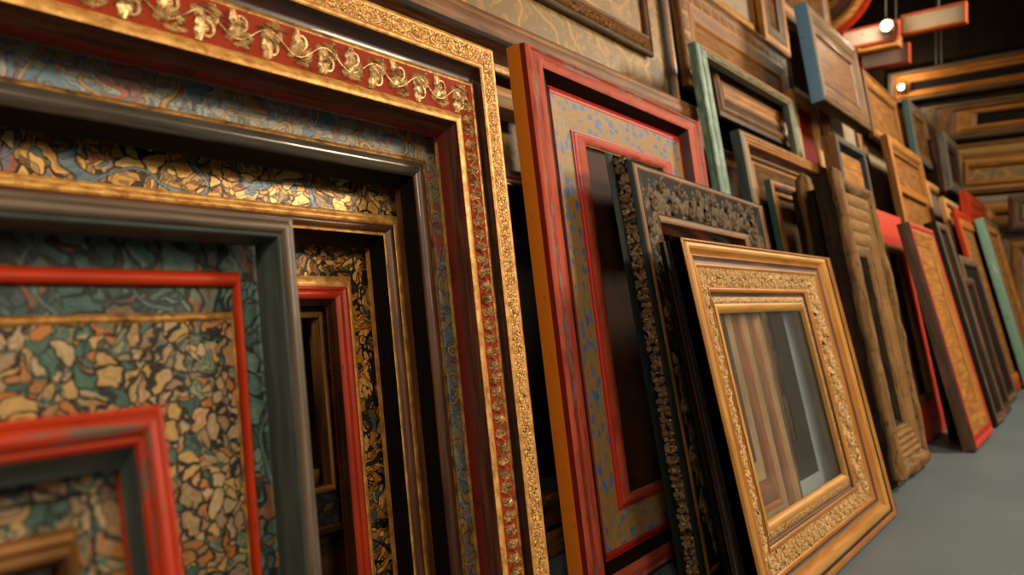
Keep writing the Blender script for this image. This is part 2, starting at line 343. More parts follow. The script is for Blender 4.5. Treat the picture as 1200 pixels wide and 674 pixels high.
# --- carved relief motifs: everything lands in one mesh per band
class Relief:
    def __init__(s): s.v = []; s.f = []
    def grid(s, pts):                                   # rows of equal length
        b = len(s.v); m = len(pts[0])
        for row in pts: s.v += row
        for i in range(len(pts)-1):
            for j in range(m-1): s.f.append((b+i*m+j, b+i*m+j+1, b+(i+1)*m+j+1, b+(i+1)*m+j))
    def leaf(s, c, ang, L, W, H, bend=0, lobes=3):
        pts = []; ca, sa = math.cos(ang), math.sin(ang)
        for i in range(9):
            t = i/8; x = L*t; th = bend*t; ax = L*t*math.cos(th*.5); ay = L*t*math.sin(th*.5)
            wd = W*math.sin(math.pi*min(1, t**.75))*(1+.28*math.sin(lobes*2*math.pi*t))+W*.03; row = []
            for j in range(7):
                q = (j-3)/3; h = H*(1-q*q)*(.35+.65*math.sin(math.pi*(t*.8+.15))) - H*.35*math.exp(-(q*4)**2) - H*.25
                if abs(q) == 1: h = -H
                px = ax - q*wd*math.sin(th); py = ay + q*wd*math.cos(th)
                row.append((c[0]+px*ca-py*sa, c[1]+px*sa+py*ca, h))
            pts.append(row)
        s.grid(pts)
    def tube(s, path, rads, H=None):
        pts = []
        for i, p in enumerate(path):
            a = path[max(0, i-1)]; b = path[min(len(path)-1, i+1)]; dx, dy = b[0]-a[0], b[1]-a[1]; n = math.hypot(dx, dy) or 1
            nx, ny = -dy/n, dx/n; r = rads[i] if isinstance(rads, list) else rads; hh = H or r*1.1
            pts.append([(p[0]+nx*r*math.cos(k*math.pi/5), p[1]+ny*r*math.cos(k*math.pi/5), hh*math.sin(k*math.pi/5)*1.0 - (hh*.5 if k in (0, 5) else 0)) for k in range(6)])
        s.grid(pts)
    def curl(s, c, ang, Rr, turns, rad, side=1):
        path, rr = [], []; n = int(14*turns)
        for i in range(n+1):
            t = i/n; r = Rr*(1-t*.85); a = ang + side*t*turns*2*math.pi
            path.append((c[0]+r*math.cos(a), c[1]+r*math.sin(a))); rr.append(rad*(1.05-.35*t))
        s.tube(path, rr); s.bead(c, rad*1.5, rad*1.5)
    def bead(s, c, r, H, k=8):
        b = len(s.v); rows = []
        for q in range(3):
            ph = q*math.pi/6+.02; rows.append([(c[0]+r*math.cos(ph)*math.cos(i*2*math.pi/k), c[1]+r*math.cos(ph)*math.sin(i*2*math.pi/k), H*math.sin(ph)-(H*.4 if q == 0 else 0)) for i in range(k+1)])
        s.grid(rows); t = len(s.v); s.v.append((c[0], c[1], H)); e = t-(k+1)
        for i in range(k): s.f.append((e+i, e+i+1, t))
    def flower(s, c, r, n, H, ang=0):
        for i in range(n):
            a = ang+i*2*math.pi/n; s.leaf((c[0]+r*.15*math.cos(a), c[1]+r*.15*math.sin(a)), a, r*.95, r*.36, H*.8, 0, 0)
        s.bead(c, r*.25, H*1.1)
def carve(fr, part, a, b, mat, style, h=.006, lift=0.0, label=None, seed=1, only=(0, 1, 2, 3)):
    """lay a carved run on all four rails between rectangles a and b"""
    rn = random.Random(seed); V = []; F = []
    for k in range(4):
        def cor(rc, kk):
            l, r, bb, tt = rc[:4]; return ((l, tt), (r, tt), (r, bb), (l, bb))[kk % 4]
        if k not in only: continue
        pa, qa, pb, qb = cor(a, k), cor(a, k+1), cor(b, k), cor(b, k+1)
        p = Vector(((pa[0]+pb[0])/2, (pa[1]+pb[1])/2)); q = Vector(((qa[0]+qb[0])/2, (qa[1]+qb[1])/2))
        d = q-p; L = d.length; d.normalize(); nrm = Vector((-d.y, d.x))          # nrm points outwards
        wdt = abs((Vector(pa)-Vector(pb)).dot(nrm)); sl = math.hypot(wdt, b[4]-a[4]); sn, cs = (b[4]-a[4])/sl, wdt/sl
        rel = Relief(); style(rel, L, sl, h, rn)
        base = len(V)
        for (x, y, z) in rel.v:
            y = y/sl*wdt; lim = wdt*.49; y = max(-lim, min(lim, y))
            t = .5 - y/wdt; dep = a[4]+(b[4]-a[4])*t + (z+lift)*cs
            pt = p + d*max(-wdt*.5, min(L+wdt*.5, x)) + nrm*(y+(z+lift)*sn); V.append(fr.P(pt.x, pt.y, dep))
        F += [tuple(base+i for i in f) for f in rel.f]
    uvs = []
    for f in F:
        for i in f: uvs.append((V[i][0], V[i][2]))
    o = link(part, V, F, uvs, mat, fr.e, smooth=True)
    if label: o['label'] = label
    return o
def st_acanthus(rel, L, w, h, rn):
    s = max(w*.8, .026); n = max(2, int(L/s)); s = L/n; path = []
    for i in range(n*10+1):
        x = L*i/(n*10); path.append((x, math.sin(x/s*math.pi)*w*.22))
    rel.tube(path, w*.028, h*.6)
    for i in range(n):
        x = (i+.5)*s; sg = 1 if i % 2 == 0 else -1; yy = sg*w*.2
        rel.curl((x+s*.1, -sg*w*.2), sg*1.6, w*.22, 1.35, w*.05, -sg)
        for j in range(3):                                   # a fan of long leaves from each bend of the stem
            a = -sg*(.25+.5*j)+rn.uniform(-.15, .15)
            rel.leaf((x-s*.35+j*s*.12, yy*1.3-j*sg*w*.12), a, max(s, w)*rn.uniform(.55, .85), w*rn.uniform(.15, .22), h*rn.uniform(1, 1.5), -sg*rn.uniform(.5, 1.4), 3)
        for j in range(3):
            a = math.pi+sg*(.2+.45*j)
            rel.leaf((x+s*.45, yy*.6+j*sg*w*.08), a, s*rn.uniform(.4, .55), w*rn.uniform(.11, .16), h*rn.uniform(.9, 1.3), sg*rn.uniform(.3, 1.2), 2)
        if i % 3 == 1: rel.flower((x, -yy*.6), w*.24, 6, h*1.4, rn.random())
        rel.leaf((x-s*.1, sg*w*.36), rn.uniform(-.3, .3), s*.8, w*.12, h*1.1, -sg*.7, 3)
        rel.bead((x+s*.3, sg*w*.38), w*.06, h); rel.bead((x+s*.22, sg*w*.30), w*.045, h)
def st_dense(rel, L, w, h, rn):
    """thick undercut foliage filling the band"""
    s = w*.55; n = max(3, int(L/s)); s = L/n
    for i in range(n):
        x = (i+.5)*s; sg = 1 if i % 2 else -1
        rel.curl((x, sg*w*.25), rn.uniform(0, 6), w*.22, 1.25, w*.08, sg)
        for j in range(9):
            rel.leaf((x+rn.uniform(-.5, .5)*s, rn.uniform(-.46, .42)*w), rn.uniform(0, 6.28), w*rn.uniform(.32, .5), w*rn.uniform(.17, .25), h*rn.uniform(.9, 1.4), rn.uniform(-1.2, 1.2), 2)
        rel.bead((x+s*.5, -sg*w*.3), w*.09, h*1.1)
def st_rope(rel, L, w, h, rn):
    s = w*.62; n = max(3, int(L/s)); s = L/n
    for i in range(n):
        x = (i+.5)*s
        rel.leaf((x-s*.35, -w*.42), .95, w*1.0, w*.13, h*1.3, .9, 2); rel.leaf((x+s*.1, w*.42), -.8-math.pi*0+0, w*.5, w*.12, h, -1.2, 2)
        rel.bead((x+s*.4, rn.uniform(-.25, .25)*w), w*.12, h*1.2)
def st_fine(rel, L, w, h, rn):
    s = w*.8; n = min(300, max(3, int(L/s))); s = L/n
    for i in range(n):
        x = (i+.5)*s; sg = 1 if i % 2 else -1
        rel.curl((x, sg*w*.08), rn.uniform(0, 6), w*.26, 1.0, w*.07, sg)
        rel.leaf((x+s*.3, -sg*w*.3), rn.uniform(-.6, .6), w*.5, w*.1, h, sg*.8, 0)
        rel.leaf((x-s*.2, sg*w*.38), rn.uniform(2.6, 3.6), w*.4, w*.08, h, sg*.8, 0)
def st_knobs(rel, L, w, h, rn):
    s = max(w*.5, .011); n = min(260, max(3, int(L/s))); s = L/n
    for i in range(n):
        x = (i+.5)*s; sg = 1 if i % 2 else -1
        rel.curl((x, sg*w*.16+rn.uniform(-.05, .05)*w), rn.uniform(0, 6), w*.23, 1.1, w*.075, sg)
        rel.leaf((x+s*.2, -sg*w*.12), rn.uniform(-.9, .9)-sg*1.2, w*rn.uniform(.3, .45), w*rn.uniform(.12, .18), h, rn.uniform(-1, 1), 0)
        for _ in range(2): rel.bead((x+rn.uniform(-.5, .5)*s, rn.uniform(-.4, .4)*w), w*rn.uniform(.07, .12), h*rn.uniform(.7, 1.1))
def st_tiles(rel, L, w, h, rn):
    s = w*1.5; n = max(3, int(L/s)); s = L/n
    for i in range(n):
        x = (i+.5)*s
        q = [(x-s*.42, -w*.4), (x+s*.42, -w*.4), (x+s*.42, w*.4), (x-s*.42, w*.4)]
        b = len(rel.v); rel.v += [(px, py, -h) for px, py in q]+[(x+(px-x)*.86, py*.8, h*.6) for px, py in q]
        rel.f += [(b+4, b+5, b+6, b+7)]+[(b+k, b+(k+1) % 4, b+4+(k+1) % 4, b+4+k) for k in range(4)]
        if i % 2: rel.bead((x, 0), w*.2, h*1.4)
def log(fr, part, u, v0, v1, r, d, mat, seed=1, n=20):
    """rough rounded timber stile along the frame's own height"""
    rows = 40; V = []; F = []; uv = []
    for i in range(rows+1):
        f = i/rows; v = v0+(v1-v0)*f; e = min(1, math.sqrt(max(0.0, (v1-v)/(r*.9)))) if v > v1-r*.9 else 1
        for k in range(n):
            a = k*2*math.pi/n; nn = noise.noise(Vector((math.cos(a)*1.2, math.sin(a)*1.2+seed, v*7)))*.16+noise.noise(Vector((math.cos(a)*4, math.sin(a)*4, v*30+seed)))*.05
            rr = r*max(e, .02)*(1+nn); V.append(fr.P(u+rr*math.cos(a), v, d+rr*.8*math.sin(a)))
    for i in range(rows):
        for k in range(n):
            k2 = (k+1) % n; F.append((i*n+k, i*n+k2, (i+1)*n+k2, (i+1)*n+k))
            for (ii, kk) in ((i, k), (i, k+1), (i+1, k+1), (i+1, k)): uv.append((v0+(v1-v0)*ii/rows, kk/n*6.28*r))
    F.append(tuple(range(n))[::-1]); uv += [(0, 0)]*n; F.append(tuple(rows*n+k for k in range(n))); uv += [(0, 0)]*n
    return link(part, V, F, uv, mat, fr.e, True)
def st_beads(rel, L, w, h, rn):
    s = w*.95; n = min(260, max(3, int(L/s))); s = L/n
    for i in range(n): rel.bead(((i+.5)*s, 0), w*.42, h)

# ring builder from picture corners measured on the frame's own plane
def nest(plane, spec, l_abs=None, b_abs=0.0, back=.03):
    """spec: (d, (x,y) of the top right corner) from outside in; left and bottom follow the right's inset"""
    bb = b_abs + back*math.tan(plane.lean) if plane.lean else b_abs
    rs = []; u0 = v0 = None
    for d, px in spec:
        u, v = plane.hit(*px, d)
        while rs and u > rs[-1][1]-.0025 and d < rs[-1][4]: d += .002; u, v = plane.hit(*px, d)
        if u0 is None: u0, v0 = u, v
        rs.append([l_abs+(u0-u), u, bb+(v0-v), v, d])
    return rs
def nest2(plane, spec, floor=True, back=.03, b_px=None):
    """spec: (d, TL px, TR px or None, BR px or None) — missing sides copy the inset of a known side"""
    out = []; o = None
    for item in spec:
        d, tl, tr = item[0], item[1], item[2] if len(item) > 2 else None; br = item[3] if len(item) > 3 else None
        l, t = plane.hit(*tl, d)
        r = plane.hit(*tr, d)[0] if tr else (plane.hit(*br, d)[0] if br else None)
        if br: b = plane.hit(*br, d)[1]
        else: b = None
        if o is None:
            if b is None: b = back*math.tan(plane.lean)
            o = [l, r, b, t, d]
        if r is None: r = o[1]-(l-o[0])
        if b is None: b = o[2]+(o[3]-t)
        out.append([l, r, b, t, d])
    return out

# ------------------------------------------------------------------ the room
def slab(name, x0, x1, y0, y1, z0, z1, mat):
    v = [(x, y, z) for z in (z0, z1) for x, y in ((x0, y0), (x1, y0), (x1, y1), (x0, y1))]
    f = [(0, 3, 2, 1), (4, 5, 6, 7), (0, 1, 5, 4), (1, 2, 6, 5), (2, 3, 7, 6), (3, 0, 4, 7)]
    o = link(name, v, f, None, mat); o['kind'] = 'structure'; return o
slab('floor', -3, 10, -5, 4, -.1, 0, M['floor'])
slab('ceiling', -3, 10, -5, 4, 4.6, 4.7, M['ceiling'])
slab('wall_back', 9.35, 9.5, -5, 4, 0, 4.6, M['wall'])
slab('wall_left', -3, 9.35, 1.97, 2.05, 0, 2.5, M['wall'])
slab('wall_far_left', -3, 10, 3.9, 4.0, 0, 4.6, M['wall'])

# ------------------------------------------------------------------ near left: the nest of big painted frames
G1 = 'large painted frames nested at the near end'
pl = Plane(.84, .14)
rs = nest(pl, [(0, (577, 59)), (.003, (574.6, 62.4)), (.0, (565.5, 75)), (.001, (562, 80)), (-.022, (553.5, 97)), (-.014, (551.5, 101)), (-.022, (540, 134)), (-.012, (535, 143)), (-.05, (520.5, 155)), (-.078, (513.5, 161))], l_abs=-.55, back=.08)
f = Frame('picture_frame', 'largest near frame, gilded outer rail with gold leaf scrolls carved on a red band', pl, rs[0][:4], .08)
f.band('outer_lip', rs[0], rs[1], M['gilt'], .002)
f.band('gilded_rail', rs[1], rs[2], M['gilt_chased'])
carve(f, 'rail_carving', rs[1], rs[2], M['gilt'], st_fine, .0022, -.0005, 'fine chased gold scrolls', 3)
f.band('rail_lip', rs[2], rs[3], M['gilt'], .003)
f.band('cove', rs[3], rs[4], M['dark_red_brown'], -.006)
f.band('upper_bead', rs[4], rs[5], M['gilt_dull'], .003)
f.band('red_band', rs[5], rs[6], M['red_ground'])
carve(f, 'leaf_carving', rs[5], rs[6], M['gilt_leaf'], st_acanthus, .0075, 0, 'gold acanthus leaves and scrolls', 5)
f.band('inner_lip', rs[6], rs[7], M['gilt'], .005)
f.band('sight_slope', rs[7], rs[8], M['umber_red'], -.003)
f.band('red_edge', rs[8], rs[9], M['oxblood'], 0)

pl = Plane(.955, .14)
rs = nest(pl, [(0, (532, 138)), (0, (499, 188)), (.004, (496, 191)), (0, (484, 207)), (-.055, (470, 220))], l_abs=-.45, back=.06)
f = Frame('picture_frame', 'frame with blue-grey painted flower band and pewter bar, inside the largest gilded one', pl, rs[0][:4], .06)
f.band('painted_band', rs[0], rs[1], M['floral_blue'], label='blue-grey band with coral and ochre blossoms')
f.band('gold_line', rs[1], rs[2], M['gilt_dull'], .001)
f.band('pewter_bar', rs[2], rs[3], M['pewter'], .010, mats={1: M['brown_bar']})
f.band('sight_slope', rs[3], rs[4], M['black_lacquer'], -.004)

pl = Plane(1.04, .14)
rs = nest(pl, [(0, (484, 200)), (0, (467, 254)), (.003, (465, 258)), (.004, (461, 264)), (0, (452, 273)), (.003, (449.5, 276)), (-.055, (434, 291))], l_abs=-.35, back=.06)
f = Frame('picture_frame', 'frame with gold painted flower band and gilded lip, third from outside in the nest', pl, rs[0][:4], .06)
f.band('painted_band', rs[0], rs[1], M['floral_gold'], label='gold band with scrolling blossoms')
f.band('gold_bead', rs[1], rs[2], M['gilt'], .002)
f.band('lip', rs[2], rs[3], M['gilt'], .003)
f.band('brown_bar', rs[3], rs[4], M['brown_bar'], .005)
f.band('gold_edge', rs[4], rs[5], M['gilt'], .002)
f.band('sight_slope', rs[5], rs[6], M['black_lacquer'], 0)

pl = Plane(1.12, .14)
rs = nest(pl, [(0, (447, 276)), (0, (410.5, 324.5)), (.006, (407.5, 336)), (.004, (401, 341)), (.0, (393, 350)), (-.03, (384, 358))], l_abs=-.1, back=.035)
f = Frame('picture_frame', 'small frame with amber flower band and narrow red inner moulding behind the grey frame', pl, rs[0][:4], .035)
f.band('painted_band', rs[0], rs[1], M['floral_amber'], label='amber band with black stems')
f.band('gold_lip', rs[1], rs[2], M['gilt'], .003)
f.band('red_moulding', rs[2], rs[3], M['vermilion'], .003)
f.band('red_bead', rs[3], rs[4], M['vermilion'], .004)
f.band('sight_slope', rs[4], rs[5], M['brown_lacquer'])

pl = Plane(1.17, .14)
rs = nest(pl, [(0, (402, 322)), (.004, (398, 330)), (-.006, (378, 365)), (0, (374, 372))], l_abs=-.05, back=.03)
for q in rs: q[2] += .33
f = Frame('picture_frame', 'dark carved frame glimpsed deep inside the red-lipped amber frame', pl, rs[0][:4], .03)
f.band('outer_rail', rs[0], rs[1], M['brown_dark'], .003)
f.band('carved_band', rs[1], rs[2], M['dark_scroll'])
f.band('inner_lip', rs[2], rs[3], M['brown'], .003)
pl2 = Plane(1.22, .14)
l_, t_ = -.1, 1.12
rs = [[-.1, 1.0, .02, 1.0, 0], [-.09, .99, .03, .99, 0], [-.04, .94, .42, .9, -.01], [-.03, .93, .45, .88, 0]]
f = Frame('picture_frame', 'brown stepped frame rail low in the dark behind the amber frame', pl2, rs[0][:4], .03)
f.band('outer_rail', rs[0], rs[1], M['brown_dark'], .003); f.band('flat', rs[1], rs[2], M['brown_dark']); f.band('inner_lip', rs[2], rs[3], M['brown_lip'], .004)

pl = Plane(.71, .15)
rs = nest(pl, [(0, (342, 256)), (.002, (338, 261)), (.002, (328, 274)), (-.004, (324.5, 279)), (-.05, (306.5, 286))], l_abs=-.5, back=.055)
f = Frame('picture_frame', 'plain grey-brown rounded frame leaning in front of the gilded nest', pl, rs[0][:4], .055)
f.band('outer_bead', rs[0], rs[1], M['grey_umber'], .003)
f.band('face', rs[1], rs[2], M['grey_umber'], .010)
f.band('inner_bead', rs[2], rs[3], M['slate'], .003)
f.band('sight_slope', rs[3], rs[4], M['slate'], -.003)

pl = Plane(.785, .15)
rs = nest(pl, [(0, (322, 270)), (0, (279.5, 319)), (.004, (274.5, 336)), (-.003, (272.5, 366)), (.002, (270.5, 376)), (-.002, (160, 520)), (-.004, (155, 525))], l_abs=-.45, back=.03)
f = Frame('picture_frame', 'green leaf-painted frame with a thin red lip and pebble-like cream and ochre mosaic band', pl, rs[0][:4], .03)
f.band('leaf_band', rs[0], rs[1], M['leaf_green'], label='dark green leaf band')
f.band('red_lip', rs[1], rs[2], M['vermilion'], .009)
f.band('leaf_frieze', rs[2][:4]+[-.003], rs[3], M['leaf_green'])
f.band('gold_line', rs[3], rs[4], M['gilt_dull'], .003)
f.band('mosaic_band', rs[4], rs[5], M['mosaic_green'], label='cream, ochre and green mosaic band')
f.band('inner_edge', rs[5], rs[6], M['brown_dark'])

pl = Plane(.44, .30)
rs = nest(pl, [(0, (189.5, 474)), (.002, (184, 482)), (.0, (166, 512)), (-.006, (158, 523)), (-.05, (142, 548))], l_abs=-.25, back=.055)
f = Frame('picture_frame', 'bright red rounded frame with worn paint at the lower left, closest of all', pl, rs[0][:4], .055)
f.band('outer_bead', rs[0], rs[1], M['vermilion'], .003)
f.band('red_face', rs[1], rs[2], M['vermilion_worn'], .009)
f.band('inner_bead', rs[2], rs[3], M['vermilion_worn'], .002)
f.band('sight_slope', rs[3], rs[4], M['slate'], -.003)
pl = Plane(.515, .30)
rs = nest(pl, [(0, (160, 520)), (0, (105, 576)), (.001, (103, 580)), (0, (89, 616)), (.002, (86, 622)), (.0, (82, 638)), (-.004, (77, 655)), (-.03, (70, 664))], l_abs=-.2, back=.035)
f = Frame('picture_frame', 'small brown ribbed frame with a mosaic surround seen inside the bright red frame', pl, rs[0][:4], .035)
f.band('mosaic_surround', rs[0], rs[1], M['mosaic_green'])
f.band('dark_line', rs[1], rs[2], M['black_lacquer'])
f.band('mosaic_inner', rs[2], rs[3], M['mosaic_green'])
f.band('outer_rib', rs[3], rs[4], M['brown'], .003)
f.band('middle_rib', rs[4], rs[5], M['brown'], .005)
f.band('inner_rib', rs[5], rs[6], M['brown'], .005)
f.band('sight_slope', rs[6], rs[7], M['brown_dark'])

# ------------------------------------------------------------------ the red frame with the blue flecked panel
pl = Plane(1.01, .145, .03, 1.0)
BK = .04
rs = nest2(pl, [(-.03, (603, 52), (826, 143)), (-.016, (607, 50)), (.0, (616, 48), (820, 142)), (.006, (621, 54), (817.5, 145)), (.002, (626, 62), (815, 149)), (.004, (636, 79), (807, 156)), (-.045, (641, 100), (798, 168)), (-.038, (643.5, 108), (796, 172)), (-.045, (668, 152), (786, 191)), (-.036, (675, 157), (783, 196)), (-.04, (686, 169), (778, 205))], back=.06)
rs[0][1] = rs[2][1]
# outer sides follow plane depth: keep them stacked
for i in (1, 2):
    for j in (0, 1): rs[i][j] = rs[0][j]+(.002*i if j == 0 else -.002*i)
    rs[i][2] = rs[0][2]+.002*i; rs[i][3] = rs[0][3]-.002*i
f = Frame('picture_frame', 'tall salmon-red frame with orange side edge and blue-flecked tan panel', pl, rs[0][:4], .06)
f.band('orange_edge', rs[0][:4]+[-.028], rs[1], M['orange_side'])
f.band('dark_red_edge', rs[1], rs[2], M['deep_red'])
f.band('outer_rail', rs[2], rs[3], M['salmon'], .002)
f.band('worn_groove', rs[3], rs[4], M['worn_pink'], -.002)
f.band('inner_rail', rs[4], rs[5], M['salmon'], .003)
f.band('cove', rs[5], rs[6], M['matte_black_wood'], 0, mats={1: M['blue_grey']})  # cove shade painted in as black; the right rail stays blue-grey
f.band('red_lip', rs[6], rs[7], M['scarlet'], .004)
f.band('painted_panel', rs[7], rs[8], M['flecked'], label='tan band flecked with blue')
f.band('panel_lip', rs[8], rs[9], M['scarlet'], .003)
f.band('sight_rail', rs[9], rs[10], M['salmon'], .004)
q = rs[10]; f.board('backing_board', (q[0]-.003, q[1]+.003, q[2]-.003, q[3]+.003), -.054, M['rust_scene'], .005, 'rust-brown mottled board')

# ------------------------------------------------------------------ black carved frame
pl = Plane(.80, .19, .075, 1.25)
rs = nest2(pl, [(-.055, (708, 178), (905, 252)), (-.05, (718, 182)), (-.012, (733, 187)), (0, (741, 190), (895, 250)), (.002, (746, 197), (892, 258)), (-.010, (770, 251), (880, 287)), (-.004, (774, 260), (876, 293)), (-.055, (777, 274), (872, 302))], back=.065)
f = Frame('picture_frame', 'tall black frame with deeply carved foliage band and beaded side', pl, rs[0][:4], .065)
for i in range(3): rs[i][1] = rs[3][1]+.006-.002*i
f.band('outer_edge', rs[0], rs[1], M['black_green'], .004)
f.band('side_cove', rs[1], rs[2], M['black_lacquer'], -.003)
carve(f, 'side_carving', rs[1], rs[2], M['black_carving_lit'], st_dense, .006, .001, 'carved leaves with gold-brown light painted in', 9, (1, 3))
f.band('ridge', rs[2], rs[3], M['black_green'], .003)
f.band('brown_edge', rs[3], rs[4], M['brown'], .003)
f.band('carved_band', rs[4], rs[5], M['black_lacquer'])
carve(f, 'foliage_carving', [*rs[4][:4], -.002], rs[5], M['black_carving'], st_dense, .006, 0, 'brown-black carved foliage', 12)
f.band('inner_lip', rs[5], rs[6], M['brown'], .003)
f.band('sight_slope', rs[6], rs[7], M['dark_red_brown'])

pl = Plane(.755, .215)
rs = nest2(pl, [(0, (777, 283), (935, 330)), (.002, (784, 287)), (-.006, (787, 291)), (-.008, (815, 320))], back=.014)
f = Frame('picture_frame', 'thin black frame with a narrow orange edge between the black and gold frames', pl, rs[0][:4], .014)
f.band('dark_edge', rs[0], rs[1], M['black_lacquer']); f.band('orange_line', rs[1], [rs[2][0]+.002, rs[2][1]-.002, rs[2][2]+.002, rs[2][3]-.002, 0], M['orange_side'], .001)
f.band('black_flat', rs[2], rs[3], M['charcoal'])

# brown ribbed frame seen through the gold one
pl = Plane(.70, .228)
ru, rv = pl.hit(938, 572); lu = pl.hit(812, 400)[0]; tv = pl.hit(870, 330)[1]
o4 = [lu, ru, .012*math.tan(.228), tv]; vin = pl.hit(888, 540)[1]
rs = [o4+[0]]
f = Frame('picture_frame', 'brown ribbed frame standing behind the glass of the gold frame', pl, o4, .012)
cols = ['brown_lip', 'taupe_pale', 'ochre', 'brown_lip', 'taupe_pale', 'orange_wood', 'brown_lip', 'taupe_pale']
ins = 0
def ins4(o, i, b=None, d=0): return [o[0]+i*.35, o[1]-i, o[2]+(b if b is not None else i), o[3]-i*.35, d]
prev = ins4(o4, 0)
for i, c in enumerate(cols):
    ins += (.012, .045, .014, .045, .04, .014, .05, .04)[i]
    cur = ins4(o4, ins, ins/.264*vin, -.001*i); f.band('rib', prev, cur, M[c], .004); prev = cur
f.band('sight_edge', prev, ins4(o4, ins+.01, vin+.01, -.012), M['brown_dark'])
pl = Plane(.722, .226)
a, b = pl.hit(952, 450), pl.hit(966, 450)
ru = pl.hit(944, 380)[0]
o5 = [lu, ru, .01, tv+.02]
f = Frame('picture_frame', 'blue-grey frame edge seen through the gold frame glass beside brown ribs', pl, o5, .008)
f.band('outer_edge', ins4(o5, 0), ins4(o5, .012), M['brown_dark'], .001); f.band('blue_rail', ins4(o5, .012), ins4(o5, .22), M['pale_blue'], .004)
f.band('dark_rail', ins4(o5, .22), ins4(o5, .34), M['black_green'], .002)

# ------------------------------------------------------------------ gold frame with glass, foremost on the floor
pl = Plane(.625, .24)
S = [(-.004, (795.5, 277), (970, 293), (1048, 608)), (0, (796.5, 278), (969.5, 293.5), (1047, 607)),
     (.004, (800, 281), (966.5, 296.5), (1042, 603)), (.0, (801, 282), (965, 298), (1040, 601)),
     (.003, (807, 290), (962, 303), (1033, 597)),
     (-.004, (811, 299), (957, 309), (1023, 594)),
     (-.006, (813, 308), (955, 313), (1016, 594)),
     (-.008, (816, 313), (952, 317), (1010, 593)),
     (-.016, (828, 336), (944, 337), (999, 578)),
     (-.014, (831, 342), (942, 342), (997, 574)),
     (-.022, (832.5, 348), (940, 347), (995, 570)),
     (-.018, (836, 356), (939, 352), (989, 566)),
     (-.030, (839, 368), (936, 359), (978, 560))]
rs = nest2(pl, S, back=.042)
rs[0][2] = .042*math.tan(.24)
f = Frame('picture_frame', 'gold glazed frame with knobbly carved bands standing foremost on the grey floor', pl, rs[0][:4], .042)
f.band('black_side', rs[0], rs[1], M['matte_black_wood'])
f.back = .03
f.band('outer_rail', rs[1], rs[2], M['gilt_orange'], .003)
f.band('black_line', rs[2], rs[3], M['matte_black_wood'])
f.band('outer_flat', rs[3], rs[4], M['gilt_ochre'], .004)
f.band('outer_hollow', rs[4], rs[5], M['gilt_orange'], -.003)
f.band('dark_groove', rs[5], rs[6], M['umber_brown'], -.003)
f.band('bead', rs[6], rs[7], M['gilt_orange'], .003)
f.band('carved_ground', rs[7], rs[8], M['gilt_ochre_chased'])
carve(f, 'carved_band', rs[7], rs[8], M['gilt_pale'], st_knobs, .0045, 0, 'pale gold knobbly carving', 21)
f.band('inner_bead', rs[8], rs[9], M['gilt_orange'], .004)
f.band('inner_groove', rs[9], rs[10], M['umber_brown'], -.003)
f.band('inner_rail', rs[10], rs[11], M['gilt_ochre_chased'], .003)
f.band('sight_moulding', rs[11], rs[12], M['gilt_ochre'], .008)
q = rs[12]; f.board('glass_pane', (q[0]-.004, q[1]+.004, q[2]-.004, q[3]+.004), -.034, M['glass'], .003)

# ------------------------------------------------------------------ upper row
pl = Plane(1.34, .135)
rs = nest(pl, [(0, (828, 131)), (.003, (825, 134.5)), (0, (816, 142)), (-.004, (813.5, 144.5)), (-.045, (802, 158)), (-.042, (798, 163))], l_abs=-.3, back=.05)
f = Frame('picture_frame', 'very large plain brown frame standing behind the tall salmon-red one', pl, rs[0][:4], .05)
f.band('outer_bead', rs[0], rs[1], M['brown_lip'], .003); f.band('lip', rs[1], rs[2], M['brown_lip'], .005); f.band('dark_groove', rs[2], rs[3], M['black_lacquer'])
f.band('slope', rs[3], rs[4], M['brown_lacquer'], -.004); f.band('sight_edge', rs[4], rs[5], M['gilt_dull'], .004)
pl = Plane(1.42, .135)
rs = nest(pl, [(0, (640, 120)), (.004, (636, 128)), (0, (628, 138)), (-.03, (620, 150))], l_abs=-.1, back=.035)
f = Frame('picture_frame', 'ochre-brown frame in the dark gap between gilded and salmon-red frames', pl, rs[0][:4], .035)
f.band('outer_rail', rs[0], rs[1], M['ochre'], .003); f.band('flat', rs[1], rs[2], M['brown'], .003); f.band('sight_slope', rs[2], rs[3], M['brown_dark'])

def boxf(name, label, D, lean, L, T, Rr, B, prof, back=.03, yaw=0, x0=0, fill=None, cat='picture frame', group=None, sides=(1, 1, 1, 1), wall=None, fd=None, floor=False, rough=0, seg=1, fillname='backing_board', frontd=0, side=None):
    """frame whose four outer edges pass through picture points; prof = (part, width, depth, bulge, material)"""
    pl = Plane(D, lean, yaw, x0, wall)
    g = lambda v, i: v if isinstance(v, (int, float)) else pl.hit(*v, frontd)[i]
    l, r, t = g(L, 0), g(Rr, 0), g(T, 1)
    b = back*math.tan(lean)+.0 if floor else g(B, 1)
    f = Frame(name, label, pl, (l, r, b, t), back, cat, group); f.rings = {}
    cur = [l, r, b, t, 0]; i_ = 0
    if side:
        nx = [l+.003, r-.003, b+.003, t-.003, prof[0][2]*.5]; f.band(side[0], [l, r, b, t, -.004], nx, M[side[1]], mats={2: M['brown_dark']}); cur = nx; back = f.back = min(back, .03)
    for part, w_, d_, bl, mt in prof:
        i_ += w_
        nx = [l+i_*sides[0], r-i_*sides[1], b+i_*sides[2], t-i_*sides[3], d_]
        mm = None
        if isinstance(mt, tuple): mt, mm = mt[0], {k: M[v] for k, v in mt[1].items()}
        f.band(part, cur, nx, M[mt], bl, rough=rough, seg=seg, mats=mm); f.rings[part] = (cur, nx); cur = nx
    if fill: f.board(fillname, (cur[0]-.003, cur[1]+.003, cur[2]-.003, cur[3]+.003), (fd if fd is not None else -back*.6), M[fill], .005)
    return f
